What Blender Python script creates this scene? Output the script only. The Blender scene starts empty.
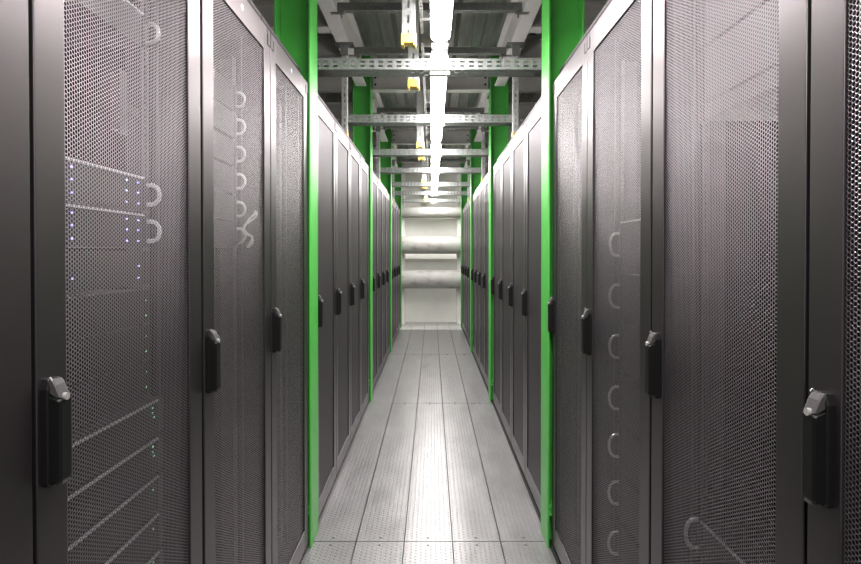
import bpy, bmesh, math, random
from mathutils import Vector, Matrix
random.seed(7)
PI = math.pi
SC = bpy.context.scene
COL = SC.collection

# ------------------------------------------------------------------ camera
F_PX, W_PX = 522.0, 861.0
PITCH = 0.6
cam_d = bpy.data.cameras.new('camera')
cam_d.sensor_width = 36.0
cam_d.lens = 36.0 * F_PX / W_PX
cam_d.shift_x = -1.3 / W_PX
cam_d.shift_y = -23.5 / W_PX
cam_d.clip_start = 0.02
cam_o = bpy.data.objects.new('camera', cam_d)
COL.objects.link(cam_o)
cam_o.location = (0, 0, 1.50)
cam_o.rotation_euler = (math.radians(90 - PITCH), 0, 0)
SC.camera = cam_o

# ------------------------------------------------------------------ world, exposure
LAMP = 90.0
wd = bpy.data.worlds.new('room_dark')
wd.use_nodes = True
wd.node_tree.nodes['Background'].inputs[0].default_value = (0.9, 0.95, 1, 1)
wd.node_tree.nodes['Background'].inputs[1].default_value = 0.05
SC.world = wd
SC.view_settings.view_transform = 'Standard'
SC.view_settings.look = 'None'
SC.view_settings.exposure = 0.0
SC.view_settings.gamma = 1.0
SC.view_settings.use_curve_mapping = False
SC.cycles.transparent_max_bounces = 40
SC.cycles.max_bounces = 10
SC.cycles.diffuse_bounces = 5
SC.cycles.glossy_bounces = 5
SC.cycles.denoising_prefilter = 'NONE'

# ------------------------------------------------------------------ materials
class NT:
    def __init__(s, name):
        s.m = bpy.data.materials.new(name); s.m.use_nodes = True
        s.t = s.m.node_tree; s.n = s.t.nodes; s.l = s.t.links
        s.bsdf = s.n['Principled BSDF']; s.out = s.n['Material Output']
    def math(s, op, a, b=None, c=None):
        nd = s.n.new('ShaderNodeMath'); nd.operation = op
        for i, v in enumerate((a, b, c)):
            if v is None: continue
            if isinstance(v, (int, float)): nd.inputs[i].default_value = v
            else: s.l.new(v, nd.inputs[i])
        return nd.outputs[0]
    def coords(s):
        tc = s.n.new('ShaderNodeTexCoord'); sp = s.n.new('ShaderNodeSeparateXYZ')
        s.l.new(tc.outputs['Object'], sp.inputs[0])
        return tc.outputs['Object'], sp.outputs
    def noise(s, scale, detail=3, rough=0.5, stretch=None):
        tc = s.n.new('ShaderNodeTexCoord'); nz = s.n.new('ShaderNodeTexNoise')
        nz.inputs['Scale'].default_value = scale; nz.inputs['Detail'].default_value = detail
        nz.inputs['Roughness'].default_value = rough
        src = tc.outputs['Object']
        if stretch:
            mp = s.n.new('ShaderNodeMapping'); mp.inputs['Scale'].default_value = stretch
            s.l.new(src, mp.inputs[0]); src = mp.outputs[0]
        s.l.new(src, nz.inputs['Vector'])
        return nz.outputs['Fac']
    def ramp(s, fac, stops):
        r = s.n.new('ShaderNodeValToRGB'); e = r.color_ramp.elements
        while len(e) < len(stops): e.new(0.5)
        for i, (p, c) in enumerate(stops):
            e[i].position = p; e[i].color = (*c, 1)
        s.l.new(fac, r.inputs[0]); return r.outputs[0]
    def mixc(s, fac, a, b):
        m = s.n.new('ShaderNodeMix'); m.data_type = 'RGBA'
        s.l.new(fac, m.inputs[0])
        for k, v in ((6, a), (7, b)):
            if isinstance(v, tuple): m.inputs[k].default_value = (*v, 1)
            else: s.l.new(v, m.inputs[k])
        return m.outputs[2]
    def bump(s, h, strength=0.2, dist=0.002):
        b = s.n.new('ShaderNodeBump'); b.inputs['Strength'].default_value = strength
        b.inputs['Distance'].default_value = dist
        s.l.new(h, b.inputs['Height']); s.l.new(b.outputs[0], s.bsdf.inputs['Normal'])
    def cut(s, solid):
        """solid: 1 where there is metal, 0 where there is a punched hole"""
        tr = s.n.new('ShaderNodeBsdfTransparent'); mx = s.n.new('ShaderNodeMixShader')
        s.l.new(solid, mx.inputs[0]); s.l.new(tr.outputs[0], mx.inputs[1])
        s.l.new(s.bsdf.outputs[0], mx.inputs[2]); s.l.new(mx.outputs[0], s.out.inputs[0])

def mat(name, col, rough=0.5, metal=0.0, var=0.08, scale=30, bump=0.0, stretch=None, spec=0.5):
    t = NT(name); b = t.bsdf
    b.inputs['Roughness'].default_value = rough; b.inputs['Metallic'].default_value = metal
    b.inputs['Specular IOR Level'].default_value = spec
    f = t.noise(scale, stretch=stretch)
    lo = tuple(c * (1 - var) for c in col); hi = tuple(min(1, c * (1 + var)) for c in col)
    t.l.new(t.ramp(f, [(0.3, lo), (0.7, hi)]), b.inputs['Base Color'])
    if bump: t.bump(f, bump, 0.001)
    return t.m

M = {}
M['frame'] = mat('rack_frame_paint', (0.132, 0.115, 0.122), 0.35, 0.94, 0.03, 400, 0.05)
M['body'] = mat('rack_body_paint', (0.011, 0.011, 0.011), 0.5, 0.0, 0.05, 60)
M['post'] = mat('rack_post_metal', (0.085, 0.08, 0.085), 0.28, 0.85, 0.05, 60)
M['black'] = mat('black_plastic', (0.004, 0.004, 0.004), 0.5, 0.0, 0.1, 80, spec=0.25)
M['cap_grey'] = mat('handle_cap_grey', (0.042, 0.038, 0.039), 0.55, 0.0, 0.05, 80)
M['chrome'] = mat('lock_chrome', (0.32, 0.31, 0.305), 0.35, 0.3, 0.03, 80)
M['gap'] = mat('dark_gap', (0.015, 0.015, 0.016), 0.7, 0.0, 0.1, 80)
M['logo'] = mat('badge_silver', (0.85, 0.85, 0.87), 0.3, 0.3, 0.02, 80)
M['green'] = mat('green_column_paint', (0.075, 0.42, 0.065), 0.36, 0.0, 0.06, 14)
M['galv'] = mat('galvanised_steel', (0.37, 0.382, 0.375), 0.43, 0.6, 0.16, 45)
M['galv_lit'] = mat('galvanised_lit', (0.62, 0.63, 0.62), 0.45, 0.3, 0.1, 45)  # paler copy of galv: lamplight on the hangers put into the colour
M['galv_shaded'] = mat('galvanised_shaded', (0.24, 0.24, 0.237), 0.42, 0.6, 0.16, 45)  # darker copy of galv: shade under the deck put into the colour
M['white_beam'] = mat('white_beam_paint', (0.64, 0.615, 0.60), 0.5, 0.0, 0.05, 9)
M['beige_beam'] = mat('beige_beam_paint', (0.50, 0.482, 0.46), 0.5, 0.0, 0.07, 9)
M['deck'] = mat('deck_steel', (0.28, 0.285, 0.268), 0.28, 0.7, 0.22, 5, 0.05, (4, 0.6, 1))
M['yellow'] = mat('yellow_plastic', (0.88, 0.62, 0.13), 0.45, 0.0, 0.04, 60)
M['white'] = mat('white_fixture', (0.82, 0.81, 0.78), 0.45, 0.0, 0.03, 20)
M['wall'] = mat('white_wall', (0.90, 0.89, 0.855), 0.7, 0.0, 0.04, 3)
M['wall_side'] = mat('grey_wall', (0.50, 0.49, 0.47), 0.8, 0.0, 0.05, 3)
M['server'] = mat('server_dark', (0.012, 0.012, 0.013), 0.4, 0.2, 0.15, 60)
M['lip'] = mat('server_lip_steel', (0.82, 0.82, 0.84), 0.3, 0.8, 0.05, 60)
M['panel_grey'] = mat('blanking_panel_grey', (0.075, 0.071, 0.075), 0.5, 0.1, 0.04, 40)
M['screw'] = mat('floor_screw_steel', (0.12, 0.12, 0.12), 0.35, 0.6, 0.1, 60)
M['slab'] = mat('dark_subfloor', (0.03, 0.03, 0.03), 0.8, 0.0, 0.1, 12)

def pipe_mat():
    t = NT('lagged_pipe'); b = t.bsdf
    b.inputs['Roughness'].default_value = 0.65; b.inputs['Specular IOR Level'].default_value = 0.3
    f = t.noise(3.2, 4, 0.5, (1.5, 2.5, 2.5))
    t.l.new(t.ramp(f, [(0.28, (0.27, 0.245, 0.22)), (0.44, (0.385, 0.373, 0.355)), (0.7, (0.43, 0.42, 0.40))]), b.inputs['Base Color'])
    t.bump(f, 0.15, 0.004)
    return t.m
M['pipe'] = pipe_mat()

def emit(name, col, k):
    t = NT(name)
    t.bsdf.inputs['Base Color'].default_value = (0.9, 0.9, 0.88, 1)
    t.bsdf.inputs['Emission Color'].default_value = (*col, 1)
    t.bsdf.inputs['Emission Strength'].default_value = k
    return t.m
M['lamp'] = emit('lamp_diffuser', (1.0, 0.96, 0.945), 28.0)
M['led_blue'] = emit('led_blue', (0.3, 0.26, 1.0), 4)
M['led_green'] = emit('led_green', (0.2, 1.0, 0.4), 1.0)

def mesh_mat():
    t = NT('perforated_door_steel'); b = t.bsdf
    b.inputs['Base Color'].default_value = (0.27, 0.245, 0.26, 1)
    b.inputs['Metallic'].default_value = 0.9; b.inputs['Roughness'].default_value = 0.36
    _, o = t.coords()
    a = 0.0079; c2 = 0.0127
    u = t.math('DIVIDE', o[1], c2); v = t.math('DIVIDE', o[2], a)
    def dist(du):
        p = t.math('SUBTRACT', t.math('FRACT', t.math('ADD', u, du + 40.0)), 0.5)
        q = t.math('SUBTRACT', t.math('FRACT', t.math('ADD', v, du + 40.0)), 0.5)
        p = t.math('MULTIPLY', p, c2); q = t.math('MULTIPLY', q, a)
        return t.math('SQRT', t.math('ADD', t.math('MULTIPLY', p, p), t.math('MULTIPLY', q, q)))
    d = t.math('MINIMUM', dist(0.5), dist(0.0))
    t.bump(d, 0.75, 0.75)
    t.cut(t.math('GREATER_THAN', d, a * 0.43))
    return t.m
M['mesh'] = mesh_mat()

def far_mesh_mat():
    # the same punched steel where its holes are finer than a pixel: even cover instead of single holes
    t = NT('fine_perforated_door_steel'); b = t.bsdf
    b.inputs['Base Color'].default_value = (0.19, 0.172, 0.182, 1)
    b.inputs['Metallic'].default_value = 0.85; b.inputs['Roughness'].default_value = 0.46
    f = t.noise(600, 2, 0.5)
    t.cut(t.math('MULTIPLY_ADD', f, 0.06, 0.55))
    return t.m
M['mesh_far'] = far_mesh_mat()

def rail_mat():
    t = NT('perforated_rail_steel'); b = t.bsdf
    b.inputs['Base Color'].default_value = (0.11, 0.106, 0.11, 1)
    b.inputs['Metallic'].default_value = 0.7; b.inputs['Roughness'].default_value = 0.35
    _, o = t.coords()
    q = t.math('ABSOLUTE', t.math('SUBTRACT', t.math('FRACT', t.math('DIVIDE', o[2], 0.0159)), 0.5))
    p = t.math('ABSOLUTE', t.math('SUBTRACT', t.math('ABSOLUTE', o[1]), 0.2325))
    hole = t.math('MULTIPLY', t.math('LESS_THAN', q, 0.30), t.math('LESS_THAN', p, 0.0050))
    t.cut(t.math('SUBTRACT', 1.0, hole))
    return t.m
M['rail'] = rail_mat()

def floor_mat():
    t = NT('dimpled_floor_plate'); b = t.bsdf
    b.inputs['Metallic'].default_value = 0.55
    _, o = t.coords()
    cx = 0.025; cy = 0.0125
    u = t.math('DIVIDE', t.math('ADD', o[0], 0.0055 + 10.0), cx * 2); v = t.math('DIVIDE', o[1], cy * 2)
    def dist(du):
        p = t.math('SUBTRACT', t.math('FRACT', t.math('ADD', u, du + 40)), 0.5)
        q = t.math('SUBTRACT', t.math('FRACT', t.math('ADD', v, du + 40)), 0.5)
        p = t.math('MULTIPLY', p, cx * 2); q = t.math('MULTIPLY', q, cy * 2)
        return t.math('SQRT', t.math('ADD', t.math('MULTIPLY', p, p), t.math('MULTIPLY', q, q)))
    d = t.math('MINIMUM', dist(0.5), dist(0.0))
    h = t.n.new('ShaderNodeMapRange'); h.interpolation_type = 'SMOOTHSTEP'
    h.inputs[1].default_value = 0.0025; h.inputs[2].default_value = 0.0062
    t.l.new(d, h.inputs[0])
    hole = t.math('LESS_THAN', d, 0.0034)
    wear = t.noise(3.2, 6, 0.62, (2.2, 0.8, 1)); fine = t.noise(70, 3, 0.5, (1, 0.15, 1))
    base = t.ramp(wear, [(0.30, (0.19, 0.186, 0.187)), (0.55, (0.25, 0.245, 0.246)), (0.8, (0.295, 0.289, 0.288))])
    base = t.mixc(t.math('MULTIPLY', hole, 0.72), base, (0.09, 0.09, 0.09))
    t.l.new(base, b.inputs['Base Color'])
    r = t.math('MULTIPLY_ADD', wear, 0.20, 0.20)
    t.l.new(t.math('MULTIPLY_ADD', fine, 0.05, r), b.inputs['Roughness'])
    t.bump(h.outputs[0], 0.6, 0.003)
    return t.m
M['plate'] = floor_mat()
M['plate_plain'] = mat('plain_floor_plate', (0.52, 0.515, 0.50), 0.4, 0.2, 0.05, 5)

# ------------------------------------------------------------------ mesh helpers
class MB:
    def __init__(s): s.v = []; s.f = []; s.mi = []
    def add(s, vs, fs, mi=0):
        k = len(s.v); s.v += [tuple(v) for v in vs]
        for f in fs: s.f.append([k + i for i in f]); s.mi.append(mi)
    def box(s, x0, x1, y0, y1, z0, z1, mi=0):
        x0, x1 = sorted((x0, x1)); y0, y1 = sorted((y0, y1)); z0, z1 = sorted((z0, z1))
        s.add([(x0, y0, z0), (x1, y0, z0), (x1, y1, z0), (x0, y1, z0), (x0, y0, z1), (x1, y0, z1), (x1, y1, z1), (x0, y1, z1)],
              [(0, 3, 2, 1), (4, 5, 6, 7), (0, 1, 5, 4), (1, 2, 6, 5), (2, 3, 7, 6), (3, 0, 4, 7)], mi)
    def prism(s, prof, axis, a0, a1, mi=0, rings=None):
        """prof: 2-D polygon; axis 0: (y,z) along x, 1: (x,z) along y, 2: (x,y) along z.
        rings: [(position, scale_a, scale_b)] for tapered ends, about the profile's own centre."""
        rings = rings or [(a0, 1, 1), (a1, 1, 1)]
        n = len(prof); cx = sum(p[0] for p in prof) / n; cy = sum(p[1] for p in prof) / n
        vs = []
        for pos, sa, sb in rings:
            for p in prof:
                a = cx + (p[0] - cx) * sa; b = cy + (p[1] - cy) * sb
                vs.append({0: (pos, a, b), 1: (a, pos, b), 2: (a, b, pos)}[axis])
        fs = []
        for r in range(len(rings) - 1):
            for i in range(n):
                j = (i + 1) % n
                fs.append((r * n + i, r * n + j, (r + 1) * n + j, (r + 1) * n + i))
        fs.append(tuple(range(n))[::-1]); fs.append(tuple((len(rings) - 1) * n + i for i in range(n)))
        s.add(vs, fs, mi)
    def cyl(s, c, r, axis, a0, a1, n=16, mi=0):
        s.prism([(c[0] + r * math.cos(2 * PI * i / n), c[1] + r * math.sin(2 * PI * i / n)) for i in range(n)], axis, a0, a1, mi)
    def tube(s, pts, r, n=8, mi=0):
        pts = [Vector(p) for p in pts]; vs = []
        up = None
        for i, p in enumerate(pts):
            t = (pts[min(i + 1, len(pts) - 1)] - pts[max(i - 1, 0)]).normalized()
            if up is None: up = Vector((0, 0, 1)) if abs(t.z) < 0.9 else Vector((0, 1, 0))
            a = t.cross(up).normalized(); b = a.cross(t); up = b
            for k in range(n):
                w = 2 * PI * k / n; vs.append(p + a * (r * math.cos(w)) + b * (r * math.sin(w)))
        fs = []
        for i in range(len(pts) - 1):
            for k in range(n):
                j = (k + 1) % n; fs.append((i * n + k, i * n + j, (i + 1) * n + j, (i + 1) * n + k))
        fs.append(tuple(range(n))[::-1]); fs.append(tuple((len(pts) - 1) * n + k for k in range(n)))
        s.add(vs, fs, mi)
    def slotted(s, O, U, V, length, height, rows, pitch, slot_l, slot_h, mi=0, stagger=0.0):
        """a sheet from O along U (length) and V (height) with rows of punched slots; rows = slot centre heights"""
        O, U, V = Vector(O), Vector(U), Vector(V)
        def q(u0, u1, v0, v1):
            if u1 - u0 < 1e-6 or v1 - v0 < 1e-6: return
            s.add([O + U * u0 + V * v0, O + U * u1 + V * v0, O + U * u1 + V * v1, O + U * u0 + V * v1], [(0, 1, 2, 3)], mi)
        v = 0.0
        for r, c in enumerate(rows):
            q(0, length, v, c - slot_h / 2)
            u = 0.0; x = pitch / 2 + (stagger if r % 2 else 0)
            while x + slot_l / 2 < length:
                q(u, x - slot_l / 2, c - slot_h / 2, c + slot_h / 2); u = x + slot_l / 2; x += pitch
            q(u, length, c - slot_h / 2, c + slot_h / 2); v = c + slot_h / 2
        q(0, length, v, height)
    def build(s, name, mats, parent=None, smooth=False, bevel=0.0, solid=0.0):
        me = bpy.data.meshes.new(name); me.from_pydata(s.v, [], s.f)
        for m in (mats if isinstance(mats, (list, tuple)) else [mats]): me.materials.append(M[m])
        for p, i in zip(me.polygons, s.mi): p.material_index = i; p.use_smooth = smooth
        bm = bmesh.new(); bm.from_mesh(me)
        if not solid: bmesh.ops.recalc_face_normals(bm, faces=bm.faces[:])
        bm.to_mesh(me); bm.free(); me.update()
        o = bpy.data.objects.new(name, me); COL.objects.link(o)
        if parent: o.parent = parent
        if solid:
            md = o.modifiers.new('sheet', 'SOLIDIFY'); md.thickness = solid; md.offset = 0
        if bevel:
            md = o.modifiers.new('edges', 'BEVEL'); md.width = bevel; md.segments = 2; md.limit_method = 'ANGLE'
        return o

def tag(o, label=None, cat=None, group=None, kind=None):
    if label: o['label'] = label
    if cat: o['category'] = cat
    if group: o['group'] = group
    if kind: o['kind'] = kind
    return o
def thing(name, loc=(0, 0, 0), rz=0.0, label=None, cat=None, group=None):
    o = bpy.data.objects.new(name, None); o.empty_display_size = 0.1; COL.objects.link(o)
    o.location = loc; o.rotation_euler = (0, 0, rz)
    return tag(o, label, cat, group)
def copy_tree(o, parent=None):
    c = o.copy(); COL.objects.link(c)
    if parent: c.parent = parent
    for ch in list(o.children): copy_tree(ch, c)
    return c
def arc(cx, cy, r, a0, a1, n):
    return [(cx + r * math.cos(a0 + (a1 - a0) * i / n), cy + r * math.sin(a0 + (a1 - a0) * i / n)) for i in range(n + 1)]
ORD = ['first', 'second', 'third', 'fourth', 'fifth', 'sixth', 'seventh', 'eighth']

# ------------------------------------------------------------------ layout
XL, XR = -0.623, 0.608            # door faces of the two rows
COLY = [2.636 + 2.6 * k for k in range(4)]
RACKY = [[0.226 + 2.6 * k + 0.6 * i for i in range(4)] for k in range(4)]   # near edge of each rack
RACKY[0] = [0.216, 0.816, 1.422, 2.022]
RACKY_R0 = [0.246, 0.846, 1.449, 2.046]; LAST_R0 = 0.586
HALL_X, Y_BACK, Y_END, Z_DECK = 2.45, -2.6, 11.35, 3.50

# ------------------------------------------------------------------ setting
def build_floor():
    m = MB()
    m.box(-HALL_X, HALL_X, Y_BACK, Y_END, -0.12, -0.03, 2)
    edges = [-0.643 + 0.25 * i for i in range(6)]
    joints = [Y_BACK, 0.2, 2.70, 5.20, 7.70, 10.20, Y_END]
    g = 0.003
    for i in range(5):
        for j in range(len(joints) - 1):
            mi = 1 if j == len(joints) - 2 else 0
            m.box(edges[i] + g, edges[i + 1] - g, joints[j] + g, joints[j + 1] - g, -0.03, 0.0, mi)
            x = (edges[i] + edges[i + 1]) / 2
            for y in (joints[j] + 0.034, joints[j + 1] - 0.034):
                m.prism([(x + 0.0065 * math.cos(a * PI / 5), y + 0.0065 * math.sin(a * PI / 5)) for a in range(10)], 2, 0.0005, 0.003, 3,
                        [(-0.001, 1, 1), (0.0015, 1, 1), (0.003, 0.6, 0.6)])
    m.box(-HALL_X, edges[0] - g, Y_BACK, Y_END, -0.03, 0.0, 2)
    m.box(edges[-1] + g, HALL_X, Y_BACK, Y_END, -0.03, 0.0, 2)
    tag(m.build('floor', ['plate', 'plate_plain', 'slab', 'screw']), kind='structure')
build_floor()

def build_ceiling():
    # trapezoidal steel deck, ribs running along the aisle
    per, dz = 0.35, 0.055
    prof = []
    x = -0.40 - per * 6 - 0.05
    while x < HALL_X + 0.4:
        prof += [(x, Z_DECK), (x + 0.10, Z_DECK), (x + 0.135, Z_DECK + dz), (x + 0.22, Z_DECK + dz), (x + 0.23, Z_DECK + dz - 0.012),
                 (x + 0.245, Z_DECK + dz - 0.012), (x + 0.255, Z_DECK + dz), (x + 0.315, Z_DECK + dz)]
        x += per
    m = MB(); n = len(prof)
    vs = [(p[0], Y_BACK, p[1]) for p in prof] + [(p[0], Y_END, p[1]) for p in prof]
    m.add(vs, [(i, i + 1, n + i + 1, n + i) for i in range(n - 1)])
    m.box(-HALL_X - 0.4, HALL_X + 0.6, Y_BACK, Y_END, Z_DECK + 0.10, Z_DECK + 0.2)
    tag(m.build('ceiling', 'deck'), kind='structure')
build_ceiling()
def wall(name, b, mt):
    m = MB(); m.box(*b); tag(m.build(name, mt), kind='structure')
wall('wall_left', (-HALL_X - 0.1, -HALL_X, Y_BACK, Y_END, -0.12, Z_DECK + 0.1), 'wall_side')
wall('wall_right', (HALL_X, HALL_X + 0.1, Y_BACK, Y_END, -0.12, Z_DECK + 0.1), 'wall_side')
wall('wall_back', (-HALL_X, HALL_X, Y_BACK - 0.1, Y_BACK, -0.12, Z_DECK + 0.1), 'wall_side')
m = MB()   # white end wall with shallow horizontal cladding grooves
z = -0.12
while z < 3.6:
    m.box(-HALL_X, HALL_X, Y_END, Y_END + 0.1, z, min(z + 0.232, 3.6)); z += 0.235
m.box(-HALL_X, HALL_X, Y_END + 0.004, Y_END + 0.12, -0.12, 3.6)
tag(m.build('wall_end', 'wall'), kind='structure')
m = MB()   # white reveal posts and head in front of the end wall
m.box(-0.70, -0.575, 11.02, Y_END, 0, 3.2); m.box(0.535, 0.66, 11.02, Y_END, 0, 3.2)
m.box(-0.575, 0.535, 11.02, Y_END, 2.235, 2.30)
tag(m.build('trim_1', 'wall', bevel=0.004), kind='structure')

m = MB()  # sloped ledge added to catch light, giving a bright strip between the pipes
m.prism([(Y_END, 1.50), (Y_END, 1.36), (Y_END - 0.16, 1.36), (Y_END - 0.16, 1.375)], 0, -0.573, 0.533)
tag(m.build('added_light_ledge', 'wall', bevel=0.003), kind='structure')

# ------------------------------------------------------------------ green columns and white beams
def column(x_aisle, side, y0):
    """H section, flanges parallel to the aisle; side=-1 left (extends to -x)"""
    s = side
    m = MB(); h = 0.182; w = 0.165; tf = 0.010; tw = 0.0065
    m.box(x_aisle, x_aisle + s * tf, y0, y0 + w, 0, Z_DECK)
    m.box(x_aisle + s * (h - tf), x_aisle + s * h, y0, y0 + w, 0, Z_DECK)
    m.box(x_aisle + s * tf, x_aisle + s * (h - tf), y0 + w / 2 - tw / 2, y0 + w / 2 + tw / 2, 0, Z_DECK)
    r = thing('steel_column', (0, 0, 0))
    o = m.build('column_shaft', 'green', r, bevel=0.0025)
    for ya, yb in ((y0 + 0.004, y0 + w / 2 - tw / 2), (y0 + w / 2 + tw / 2, y0 + w - 0.004)):
        q = MB(); q.box(x_aisle + s * tf, x_aisle + s * (h - tf), ya, yb, 0.163, 0.174)
        q.box(x_aisle + s * tf, x_aisle + s * (h - tf), ya, yb, 0.202, 0.213)
        q.box(x_aisle + s * tf, x_aisle + s * 0.09, ya + 0.012, yb - 0.004, 0.174, 0.202)
        q.build('stiffener', 'green', r)
    return r
for k, y in enumerate(COLY):
    for side, x, nm in ((-1, -0.611, 'left'), (1, 0.587, 'right')):
        r = column(x, side, y)
        where = ['nearest', 'second', 'third', 'farthest'][k]
        tag(r, f'{where} green steel H-column standing between racks of the {nm} row', 'column', f'green columns of the {nm} row', 'thing')

def ibeam(m, axis, a0, a1, c, z0, w, h, tf=0.012, tw=0.009):
    def bx(c0, c1, za, zb):
        if axis == 1: m.box(c0, c1, a0, a1, za, zb)
        else: m.box(a0, a1, c0, c1, za, zb)
    bx(c - w / 2, c + w / 2, z0, z0 + tf); bx(c - w / 2, c + w / 2, z0 + h - tf, z0 + h)
    bx(c - tw / 2, c + tw / 2, z0 + tf, z0 + h - tf)
BX = {-1: -0.707, 1: 0.680}
spans = [(Y_BACK, COLY[0])] + [(COLY[k] + 0.165, COLY[k + 1]) for k in range(3)] + [(COLY[3] + 0.165, Y_END)]
SPN = ['running overhead from behind the camera to the nearest columns', 'between nearest and second columns', 'between second and third columns',
       'between third and farthest columns', 'from the farthest column to the end wall']
for side, nm in ((-1, 'left'), (1, 'right')):
    for k, (a, b) in enumerate(spans):
        m = MB(); ibeam(m, 1, a + 0.002, b - 0.002, BX[side], 3.166, 0.105, Z_DECK - 3.166 - 0.002)
        tag(m.build('ceiling_beam', 'white_beam', bevel=0.002), f'white steel beam along the {nm} row {SPN[k]}', 'beam', f'white beams over the {nm} row')
for k, y in enumerate(COLY):
    where = ['nearest', 'second', 'third', 'farthest'][k]
    r = thing('cross_beam', (0, 0, 0), 0, f'pale cross beam bolted between the {where} pair of green columns', 'beam', 'cross beams over the aisle')
    m = MB(); ibeam(m, 0, -0.609, 0.584, y + 0.09, 3.145, 0.10, 0.20); m.build('beam', 'beige_beam', r, bevel=0.002)
    for xx in (-0.603, 0.574):
        p = MB(); p.box(xx - 0.004, xx + 0.008, y + 0.045, y + 0.135, 3.16, 3.335)
        p.build('end_plate', 'galv_shaded', r)
        for yy in (y + 0.06,):
            for zz in (3.21, 3.28):
                b = MB(); sx = 1 if xx < 0 else -1
                b.cyl((xx + sx * 0.03, zz), 0.011, 1, y + 0.074, y + 0.086, 8); b.build('bolt', 'gap', r)
    for s, nm in ((-1, 'left'), (1, 'right')):
        m = MB(); x0 = -0.793 if s < 0 else 0.768
        ibeam(m, 0, s * HALL_X, x0, y + 0.09, 3.145, 0.10, 0.20)
        tag(m.build('side_beam', 'beige_beam', bevel=0.002), f'pale roof beam from the {where} {nm} column out over the racks', 'beam', f'beams over the {nm} racks')
for k in range(-1, 4):
    for s, nm in ((-1, 'left'), (1, 'right')):
        y = 2.636 + 2.6 * k + 1.26
        if y > 10.9: continue
        pl = ['over the nearest bay', 'between nearest and second columns', 'between second and third columns', 'between third and farthest columns'][k + 1] if k < 3 else ''
        for dy, nn in ((0.0, 'nearer'), (0.62, 'farther')):
            m = MB(); x0 = BX[s] + s * 0.0545
            ibeam(m, 0, s * HALL_X, x0, y + dy, 3.155, 0.11, 0.20)
            tag(m.build('side_beam', 'beige_beam', bevel=0.002), f'{nn} mid-bay beam above the {nm} racks {pl}', 'beam', f'beams over the {nm} racks')

# perforated cross rails clamped under the deck
RN = 0
for k in range(-1, 4):
    for off, nn in ((0.98, 'nearer'), (1.76, 'farther')):
        y = 2.636 + 2.6 * k + off
        if not (0.9 < y < 11.0): continue
        pl = ['before the nearest green columns', 'between nearest and second columns', 'between second and third columns', 'between third and farthest columns', 'beyond the farthest columns'][k + 1]
        r = thing('ceiling_rail', (0, 0, 0), 0, f'{nn} shaded perforated rail clamped under the roof deck {pl}', 'rail', 'perforated rails under the deck')
        m = MB(); x0, x1 = -0.652, 0.624; L = x1 - x0
        m.slotted((x0, y, 3.175), (1, 0, 0), (0, 0, 1), L, 0.052, [0.028], 0.05, 0.026, 0.010)
        m.slotted((x0, y, 3.175), (1, 0, 0), (0, 1, 0), L, 0.045, [0.022], 0.05, 0.026, 0.010)
        m.slotted((x0, y + 0.045, 3.175), (1, 0, 0), (0, 0, 1), L, 0.052, [], 1, 0.01, 0.01)
        m.build('rail', 'galv_shaded', r, solid=0.002)
        for sx, xx in ((1, -0.655), (-1, 0.6275)):
            c = MB(); c.box(xx - sx * 0.045, xx + sx * 0.05, y + 0.008, y + 0.037, 3.160, 3.1655)
            c.prism([(xx + sx * 0.012, 3.166), (xx + sx * 0.055, 3.166), (xx + sx * 0.045, 3.150), (xx + sx * 0.02, 3.146)], 1, y - 0.012, y + 0.008)
            c.cyl((xx + sx * 0.03, y + 0.02), 0.006, 2, 3.13, 3.166, 8)
            c.build('beam_clamp', 'galv_shaded', r)

# ------------------------------------------------------------------ cable support crossbars
def crossbar(y, label):
    posts = True
    r = thing('cable_support', (0, 0, 0), 0, label, 'support', 'cable support crossbars over the aisle')
    z0, h, dp = 2.552, 0.060, 0.125
    x0, x1 = (-0.735, 0.705) if posts else (-0.612, 0.588)
    L = x1 - x0
    m = MB()
    m.slotted((x0, y, z0), (1, 0, 0), (0, 0, 1), L, h, [0.018, 0.042], 0.052, 0.028, 0.0095)
    m.slotted((x0, y, z0), (1, 0, 0), (0, 1, 0), L, dp, [0.022, 0.055, 0.095], 0.052, 0.028, 0.0075, 0, 0.026)
    m.slotted((x0, y + dp, z0), (1, 0, 0), (0, 0, 1), L, 0.012, [], 1, 0.01, 0.01)
    m.slotted((x0, y, z0 + h), (1, 0, 0), (0, 1, 0), L, 0.012, [], 1, 0.01, 0.01)
    m.build('crossbar', 'galv', r, solid=0.0025)
    c = MB(); c.box(-0.010, 0.104, y + 0.012, y + 0.05, z0 - 0.026, z0 - 0.001); c.build('clip_plate', 'white', r, bevel=0.003)
    if posts:
        for xx, sx in ((-0.695, 1), (0.668, -1)):
            p = MB(); zb, zt = 2.432, 3.158; yy = y - 0.045
            p.slotted((xx - 0.021, yy, zb), (0, 0, 1), (1, 0, 0), zt - zb, 0.042, [0.021], 0.05, 0.028, 0.010)
            for ex in (-0.021, 0.021):
                p.slotted((xx + ex, yy, zb), (0, 0, 1), (0, 1, 0), zt - zb, 0.041, [0.021], 0.05, 0.028, 0.010)
            p.build('hanger_post', 'galv_lit', r, solid=0.0025)
            cp = MB(); cp.box(xx - 0.026, xx + 0.026, yy - 0.005, yy + 0.046, zb - 0.008, zb + 0.035); cp.build('end_cap', 'yellow', r, bevel=0.004)
            t = MB(); t.box(xx - 0.075, xx + 0.075, yy - 0.03, yy + 0.07, zt - 0.004, zt + 0.006)
            t.box(xx - 0.03, xx + 0.03, yy - 0.012, yy - 0.002, zt - 0.09, zt)
            for bx in (-0.06, 0.06): t.cyl((xx + bx, yy + 0.02), 0.011, 2, zt - 0.016, zt + 0.004, 6)
            t.build('top_bracket', 'galv_shaded', r)
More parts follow.
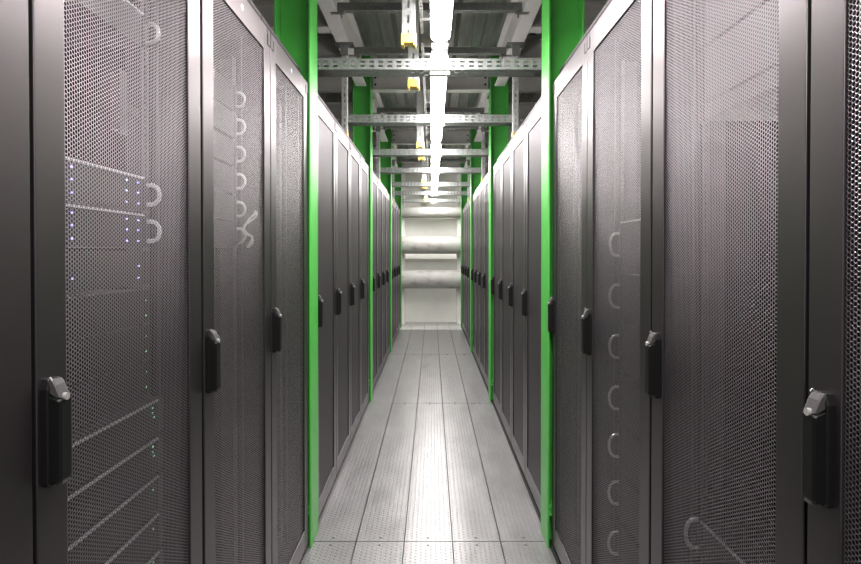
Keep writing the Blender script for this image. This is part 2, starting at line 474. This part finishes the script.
for k, y in enumerate(COLY):
    where = ['nearest', 'second', 'third', 'farthest'][k]
    crossbar(y + (0.364 if k < 3 else 0.304), f'galvanised slotted crossbar just behind the {where} pair of green columns')
    if k < 3: crossbar(y + 1.575, f'galvanised slotted crossbar on two hanger posts well beyond the {where} green columns')

# ------------------------------------------------------------------ hangers with yellow caps
def hanger(y, zt, label):
    r = thing('ceiling_hanger', (-0.118, y, 2.553), 0, label, 'hanger', 'slotted hangers with yellow caps')
    p = MB(); w = 0.064; L = zt - 2.553
    p.slotted((-w / 2, 0, 0.02), (0, 0, 1), (1, 0, 0), L - 0.02, w, [w / 2], 0.075, 0.040, 0.011)
    for ex in (-w / 2, w / 2): p.slotted((ex, 0, 0.02), (0, 0, 1), (0, 1, 0), L - 0.02, 0.045, [], 1, 0.01, 0.01)
    p.build('post', 'galv_lit', r, solid=0.003)
    c = MB(); c.box(-w / 2 - 0.006, w / 2 + 0.006, -0.006, 0.052, 0.012, 0.060)
    c.box(-w / 2 - 0.006, -w / 2 + 0.009, -0.006, 0.052, 0, 0.012); c.box(w / 2 - 0.009, w / 2 + 0.006, -0.006, 0.052, 0, 0.012)
    c.build('end_cap', 'yellow', r, bevel=0.003)
for k, y in enumerate(COLY):
    where = ['nearest', 'second', 'third', 'farthest'][k]
    hanger(y + 0.02, 3.143, f'slotted steel hanger with yellow end cap, below the {where} cross beam')
    if k < 4: hanger(y + 0.72, Z_DECK - 0.003, f'slotted steel hanger with yellow end cap, just beyond the {where} cross beam')

# ------------------------------------------------------------------ ceiling lights
def light_template():
    r = thing('ceiling_light')
    L = 2.31; xc = 0.047; w = 0.107; zb = 2.662
    prof = [(xc - w / 2, zb + 0.05), (xc - w / 2, zb + 0.022)] + [(xc + w / 2 * math.cos(a), zb + 0.022 - 0.022 * math.sin(a)) for a in
            [PI - PI * i / 10 for i in range(1, 10)]] + [(xc + w / 2, zb + 0.022), (xc + w / 2, zb + 0.05)]
    d = MB(); d.prism(prof, 1, 0, L, 0, [(0.0, 0.55, 0.75), (0.008, 0.80, 0.9), (0.025, 0.95, 1), (0.05, 1, 1), (L - 0.05, 1, 1), (L - 0.025, 0.95, 1), (L - 0.008, 0.80, 0.9), (L, 0.55, 0.75)])
    d.build('diffuser', 'lamp', r, smooth=False)
    ld = bpy.data.lights.new('tube', 'AREA'); ld.shape = 'RECTANGLE'; ld.size = 0.088; ld.size_y = L - 0.08
    ld.color = (1.0, 0.96, 0.945); ld.energy = LAMP * PI * ld.size * ld.size_y
    lo = bpy.data.objects.new('tube', ld); COL.objects.link(lo); lo.parent = r; lo.location = (xc, L / 2, zb - 0.002)
    h = MB(); h.box(xc - w / 2 + 0.004, xc + w / 2 - 0.004, 0.03, L - 0.03, zb + 0.0505, zb + 0.085); h.build('housing', 'white', r, bevel=0.003)
    g = MB(); g.slotted((-0.064, -0.08, zb + 0.088), (0, 1, 0), (1, 0, 0), L + 0.16, 0.017, [0.0085], 0.03, 0.013, 0.008)
    g.slotted((-0.002, -0.08, zb + 0.088), (0, 1, 0), (1, 0, 0), L + 0.16, 0.10, [], 1, 0.01, 0.01)
    for yy in (0.1, L / 2, L - 0.1): g.box(-0.064, 0.0, yy - 0.015, yy + 0.015, zb + 0.0895, zb + 0.0925)
    g.build('mounting_channel', 'galv_shaded', r, solid=0.002)
    for yy in (0.3, L - 0.3):
        t = MB(); t.cyl((0.03, yy), 0.005, 2, zb + 0.088, Z_DECK, 8); t.build('drop_rod', 'galv_shaded', r)
    return r
lt = light_template()
LN = ['behind the camera', 'nearest to the camera', 'beyond the nearest columns', 'beyond the second columns', 'beyond the third columns']
for i in range(5):
    o = lt if i == 0 else copy_tree(lt)
    o.location = (0, 2.905 - 2.31 + 2.6 * (i - 1), 0)
    tag(o, f'glowing white strip light over the aisle, {LN[i]}', 'ceiling light', 'strip lights in one line over the aisle')

# ------------------------------------------------------------------ server racks
H_R = 2.352
def handle_mesh(parent):
    m = MB(); yc = -0.272; z0, z1 = 1.126, 1.294
    # escutcheon plate
    m.prism([(yc - 0.017, z0 + 0.004), (yc - 0.011, z0 - 0.002), (yc + 0.011, z0 - 0.002), (yc + 0.017, z0 + 0.004), (yc + 0.017, z1 - 0.012), (yc + 0.011, z1 + 0.004), (yc - 0.011, z1 + 0.004), (yc - 0.017, z1 - 0.012)],
            0, 0.0, 0.014, 0, [(0.0, 1, 1), (0.012, 1, 1), (0.015, 0.86, 0.975)])
    # swing lever
    m.prism([(0.013, z0 + 0.004), (0.030, z0 + 0.004), (0.035, z0 + 0.010), (0.035, z1 - 0.030), (0.030, z1 - 0.027), (0.013, z1 - 0.022)],
            1, yc - 0.013, yc + 0.013, 0, [(yc - 0.015, 0.8, 0.97), (yc - 0.010, 1, 1), (yc + 0.010, 1, 1), (yc + 0.015, 0.8, 0.97)])
    # grey sloping cap with lock cylinder
    m.prism([(0.010, z1 + 0.002), (0.018, z1 + 0.003), (0.024, z1 - 0.006), (0.0335, z1 - 0.027), (0.030, z1 - 0.029), (0.010, z1 - 0.018)],
            1, yc - 0.011, yc + 0.011, 1, [(yc - 0.0125, 0.85, 0.85), (yc - 0.008, 1, 1), (yc + 0.008, 1, 1), (yc + 0.0125, 0.85, 0.85)])
    m.tube([(0.012 + 0.001 * i, yc - 0.013, z1 + 0.002 + 0.0012 * (4 - abs(i - 4))) for i in range(9)], 0.0012, 6, 2)
    m.cyl((yc, z1 - 0.026), 0.0062, 0, 0.026, 0.0375, 12, 2)
    # pale tip at the lower end
    m.prism([(0.020, z0 + 0.0045), (0.030, z0 + 0.0045), (0.0335, z0 + 0.0085), (0.034, z0 + 0.0015), (0.022, z0 + 0.0005)][::-1], 1, yc - 0.008, yc + 0.008, 1)
    return m.build('handle', ['black', 'cap_grey', 'chrome'], parent, bevel=0.0012)

def rack_template():
    r = thing('server_rack')
    b = MB(); w = 0.297; D = -1.0
    for s in (-1, 1): b.box(D, -0.032, s * w, s * (w - 0.012), 0.03, H_R - 0.005)
    b.box(D, -0.032, -w, w, H_R - 0.035, H_R + 0.006); b.box(D, -0.032, -w, w, 0.03, 0.07)
    b.box(D, D + 0.015, -w, w, 0.07, H_R - 0.035)
    b.box(D + 0.05, -0.075, -w + 0.02, w - 0.02, 0.0, 0.03)
    b.build('cabinet_body', 'body', r)
    tp = MB(); tp.box(-0.045, -0.034, -w, w, H_R + 0.0062, H_R + 0.054, 1); tp.box(-0.045, -0.033, -w, w, H_R + 0.0545, H_R + 0.067, 0); tp.build('top_frame', ['frame', 'gap'], r)
    for s in (-1, 1):
        p = MB(); p.box(-0.105, -0.036, s * 0.284, s * 0.262, 0.07, H_R - 0.036)
        p.box(-0.105, -0.094, s * 0.262, s * 0.248, 0.07, H_R - 0.036)
        p.build('corner_post', 'post', r, bevel=0.002)
        q = MB(); xx = -0.115; q.slotted((xx, s * 0.2325 - 0.017, 0.08), (0, 0, 1), (0, 1, 0), 2.15, 0.034, [], 1, 0.01, 0.01)
        q.slotted((xx, s * 0.2495, 0.08), (0, 0, 1), (-1, 0, 0), 2.15, 0.06, [], 1, 0.01, 0.01)
        q.build('mounting_rail', 'rail', r)
    d = MB(); z0, z1 = 0.040, H_R; zi0, zi1 = 0.137, 2.26; yi0, yi1 = -0.227, 0.226; x0 = -0.004
    d.box(x0, 0, -0.2950, yi0, z0, z1); d.box(x0, 0, yi1, 0.2950, z0, z1)
    d.box(x0, 0, yi0, yi1, zi1, z1); d.box(x0, 0, yi0, yi1, z0, zi0)
    for ya, yb in ((-0.286, yi0 - 0.004), (yi1 + 0.004, 0.286)): d.box(-0.026, x0, ya, yb, z0 + 0.01, z1 - 0.01, 1)
    for za, zb in ((z0 + 0.01, zi0 - 0.004), (zi1 + 0.004, z1 - 0.01)): d.box(-0.026, x0, yi0 - 0.004, yi1 + 0.004, za, zb, 1)
    door = d.build('door', ['frame', 'gap'], r, bevel=0.0016)
    p = MB()
    for xx in (-0.0055, -0.0060, -0.0065):
        p.add([(xx, yi0, zi0), (xx, yi1, zi0), (xx, yi1, zi1), (xx, yi0, zi1)], [(0, 1, 2, 3)])
    p.build('perforated_panel', 'mesh', door)
    hd = handle_mesh(door); hd.scale = (0.87, 1, 1)
    for s in (-1, 1):     # corner caps with a dark L-shaped seam
        c = MB(); ye = s * 0.2950; yi = s * 0.268
        c.box(-0.001, 0.0015, ye, yi, H_R - 0.058, H_R - 0.002, 0)
        c.box(-0.001, 0.0022, yi - s * 0.0005, yi - s * 0.0045, H_R - 0.062, H_R - 0.022, 1)
        c.box(-0.001, 0.0022, ye - s * 0.006, yi - s * 0.0045, H_R - 0.062, H_R - 0.0585, 1)
        c.build('corner_cap', ['frame', 'gap'], door)
    g = MB(); g.cyl((0.0, H_R - 0.045), 0.010, 0, -0.001, 0.0018, 18); g.build('badge', 'logo', door)
    return r
rt = rack_template()
far_panel = bpy.data.meshes.new('perforated_panel')
far_panel.from_pydata([(-0.006, y, z) for y, z in ((-0.227, 0.137), (0.226, 0.137), (0.226, 2.26), (-0.227, 2.26))], [], [(0, 1, 2, 3)])
far_panel.materials.append(M['mesh_far'])
first = True
PLACE = {0: ['filling the outer edge of the frame', 'with its door handle large in the foreground', 'two racks before the nearest green column', 'touching the nearest green column']}
n = 0
for side, nm in ((-1, 'left'), (1, 'right')):
    for k in range(4):
        for i in range(4):
            o = rt if first else copy_tree(rt); first = False
            yc = RACKY[k][i] + 0.3
            if side > 0 and k == 0:
                yc = RACKY_R0[i] + 0.3
                if i == 3: yc = RACKY_R0[3] + LAST_R0 / 2; o.scale = (1, LAST_R0 / 0.6, 1)
                else: o.scale = (1, 1, 1)
            if k > 0:
                for ch in o.children:
                    for sub in ch.children:
                        if sub.name.startswith('perforated_panel'): sub.data = far_panel
            if k > 0: yc = COLY[k - 1] + 0.169 + 0.585 * (i + 0.5); o.scale = (1, 0.975, 1)
            elif side < 0: o.scale = (1, 1, 1)
            dz = (0, 0, -0.012, -0.014)[i] if k == 0 else -0.028
            if side > 0: dz = (-0.012, -0.012, -0.014, -0.018)[i] if k == 0 else -0.028
            for ch in o.children:
                for sub in ch.children:
                    if sub.name.startswith('handle'): sub.location = (0, 0.018 if side > 0 else 0, dz)
            if k == 0: lb = f'grey mesh-door server rack in the {nm} row, ' + (
                ['closest to the camera', 'second from the camera', 'third from the camera', 'last before the nearest green column'][i])
            else:
                a = ['', 'nearest', 'second', 'third'][k]
                lb = f'grey mesh-door server rack in the {nm} row, {ORD[i]} after the {a} green column'
            o.location = ((XL if side < 0 else XR), yc, 0); o.rotation_euler = (0, 0, 0 if side < 0 else PI)
            tag(o, lb, 'server rack', f'server racks of the {nm} row')

# ------------------------------------------------------------------ equipment inside the near racks (local frame of the rack: front +x)
def local(side, yc):
    if side < 0: return (lambda x, y, z: (XL + x, yc + y, z)), 0.0
    return (lambda x, y, z: (XR - x, yc - y, z)), PI
def server(side, yc, z0, h, xf, label, group, loops=(), loop_h=0.05, loop_out=0.033, leds=(), led='led_green', front='server', lip=True, ears=True, name='rack_server', cat='server'):
    r = thing(name, ((XL if side < 0 else XR), yc, z0), 0 if side < 0 else PI, label, cat, group)
    c = MB(); c.box(xf - 0.62, xf, -0.214, 0.214, 0.001, h - 0.001); c.build('chassis', front, r, bevel=0.001)
    if ears:
        e = MB()
        for s in (-1, 1): e.box(-0.1135, xf + 0.002, s * 0.2145, s * 0.241, 0.001, h - 0.001)
        e.build('mounting_ear', 'panel_grey' if xf > -0.1 else 'server', r, bevel=0.001)
    if lip:
        l = MB(); l.box(xf, xf + 0.005, -0.214, 0.214, h - 0.006, h - 0.001); l.build('top_lip', 'lip', r)
    for yy in loops:
        zc = h / 2; a = loop_h / 2
        pts = [(xf - 0.002, yy, zc - a)] + [(xf + loop_out * (0.35 + 0.65 * math.sin(PI * t / 10)) if 0 < t < 10 else xf + loop_out * 0.35, yy, zc - a * math.cos(PI * t / 10)) for t in range(11)] + [(xf - 0.002, yy, zc + a)]
        g = MB(); g.tube(pts, 0.0055, 8); g.build('pull_handle', 'lip', r, smooth=True)
    if leds:
        g = MB()
        for (yy, zz) in leds: g.box(xf, xf + 0.0025, yy - 0.002, yy + 0.002, zz - 0.002, zz + 0.002)
        g.build('status_light', led, r)
    return r

yA, yB = RACKY[0][1] + 0.3, RACKY[0][2] + 0.3
yAR, yBR = RACKY_R0[1] + 0.3, RACKY_R0[2] + 0.3
# left row, second rack
GA = 'dark servers in the second left rack'
for zz, lb in ((2.02, 'dark server with silver loop handles at the very top of second left rack'), (1.606, 'dark server with blue lights behind left mesh door, upper of two'), (1.512, 'dark server with blue lights behind left mesh door, lower of two')):
    led = [] if zz > 1.9 else [(yy, t) for yy in (-0.05, 0.14, 0.19) for t in (0.018, 0.045, 0.070)]
    server(-1, yA, zz, 0.088, -0.112, lb, GA, loops=(-0.128, 0.232), leds=led, led='led_blue')
server(-1, yA, 1.418, 0.088, -0.112, 'dark server with blue lights but no loop handles, left rack', GA, leds=[(-0.05, 0.03), (0.19, 0.05), (0.19, 0.02)], led='led_blue', lip=False)
for i, zz in enumerate((1.039, 0.941, 0.843, 0.745, 0.647)):
    nth = ['topmost', 'second', 'third', 'fourth', 'lowest'][i]
    server(-1, yA, zz, 0.089, -0.080, f'{nth} of five steel-edged servers low behind the near left mesh door', GA, leds=[(0.192, 0.072), (0.192, 0.058), (0.198, 0.046)] if i in (0, 1, 4) else [(0.192, 0.06)])
for i in range(3):
    server(-1, yA, 1.136 + 0.092 * i, 0.088, -0.113, f'plain black server with green lights, {["lowest", "middle", "highest"][i]} of three above the steel-edged ones', GA,
           leds=[(0.222, 0.02), (0.222, 0.06)], lip=False)
m = MB(); m.box(-0.108, -0.104, 0.105, 0.135, 1.78, 1.93); m.box(-0.128, -0.108, 0.108, 0.132, 1.79, 1.92); m.box(-0.125, -0.12, 0.132, 0.215, 1.845, 1.865, 1)
o = m.build('cable_bracket', ['post', 'server']); o.location = (XL, yA, 0)
tag(o, 'pale upright cable bracket high in the second left rack', 'bracket')
# left row, third rack
for i, zz in enumerate((2.072, 1.971, 1.869, 1.768, 1.664, 1.565)):
    nth = ['topmost', 'second', 'third', 'fourth', 'fifth', 'lowest'][i]
    server(-1, yB, zz - 0.047, 0.094, -0.108, f'{nth} loop-handled server behind the mesh of the third left rack', 'servers in the third left rack', loops=(-0.232, 0.232), loop_h=0.052, lip=False)
# a hanging cable there
pts = [(-0.085 + 0.02 * math.sin(t * 0.9), 0.19 + 0.055 * (t / 10) ** 2, 1.52 + 0.014 * t) for t in range(11)]
m = MB(); m.tube(pts, 0.004, 6); m.tube([(p[0] + 0.008, p[1] - 0.03, p[2] + 0.012 * math.sin(i)) for i, p in enumerate(pts)], 0.004, 6)
o = m.build('patch_cable', 'white', smooth=True); o.location = (XL + 0.034, yB, 0); tag(o, 'white patch cable looped beside the lowest handles in third left rack', 'cable')
# right row, second rack
server(1, yAR, 0.712, 0.088, -0.10, 'server with angular handle low behind the right mesh door', 'equipment in the second right rack', loops=(-0.232, 0.232), loop_h=0.076, loop_out=0.034, leds=[(-0.1, 0.03)], led='led_blue')
for z0, h, nn in ((1.890, 0.140, 'lower'), (2.037, 0.190, 'upper')):
    server(1, yAR, z0, h, -0.10, f'{nn} tall grey blanking panel high in the second right rack', 'equipment in the second right rack', front='panel_grey', lip=False, name='blanking_panel', cat='panel')
server(1, yAR, 1.842, 0.042, -0.10, 'narrow grey panel below the two tall ones, right rack', 'equipment in the second right rack', front='panel_grey', lip=False, name='blanking_panel', cat='panel')
# right row, third rack
for i, zz in enumerate((1.531, 1.335, 1.144, 0.948, 0.766, 0.585, 0.393)):
    nth = ['topmost', 'second', 'third', 'fourth', 'fifth', 'sixth', 'lowest'][i]
    server(1, yBR, zz - 0.085, 0.172, -0.105, f'{nth} big-handled server behind the mesh of the third right rack', 'servers in the third right rack', loops=(-0.232, 0.232), loop_h=0.085, loop_out=0.038, lip=(i == 0))

# ------------------------------------------------------------------ pipes on the end wall
def pipe(z, r, y, label):
    t = thing('duct_pipe', (0, y, z), 0, label, 'pipe', 'horizontal pipes across the end wall')
    m = MB(); m.cyl((0, 0), r, 0, -HALL_X, HALL_X, 48); m.build('pipe_body', 'pipe', t, smooth=False)
    for xx in (-0.19, 0.21, -1.4, 1.5):
        c = MB(); c.cyl((0, 0), r + 0.003, 0, xx - 0.006, xx + 0.006, 48); c.build('joint_band', 'pipe', t)
pipe(1.665, 0.182, 10.82, 'upper thick white pipe across the end wall')
pipe(0.955, 0.190, 10.82, 'lower thick white pipe across the end wall')
pipe(2.355, 0.105, 10.88, 'thin white pipe across the top of the end wall')
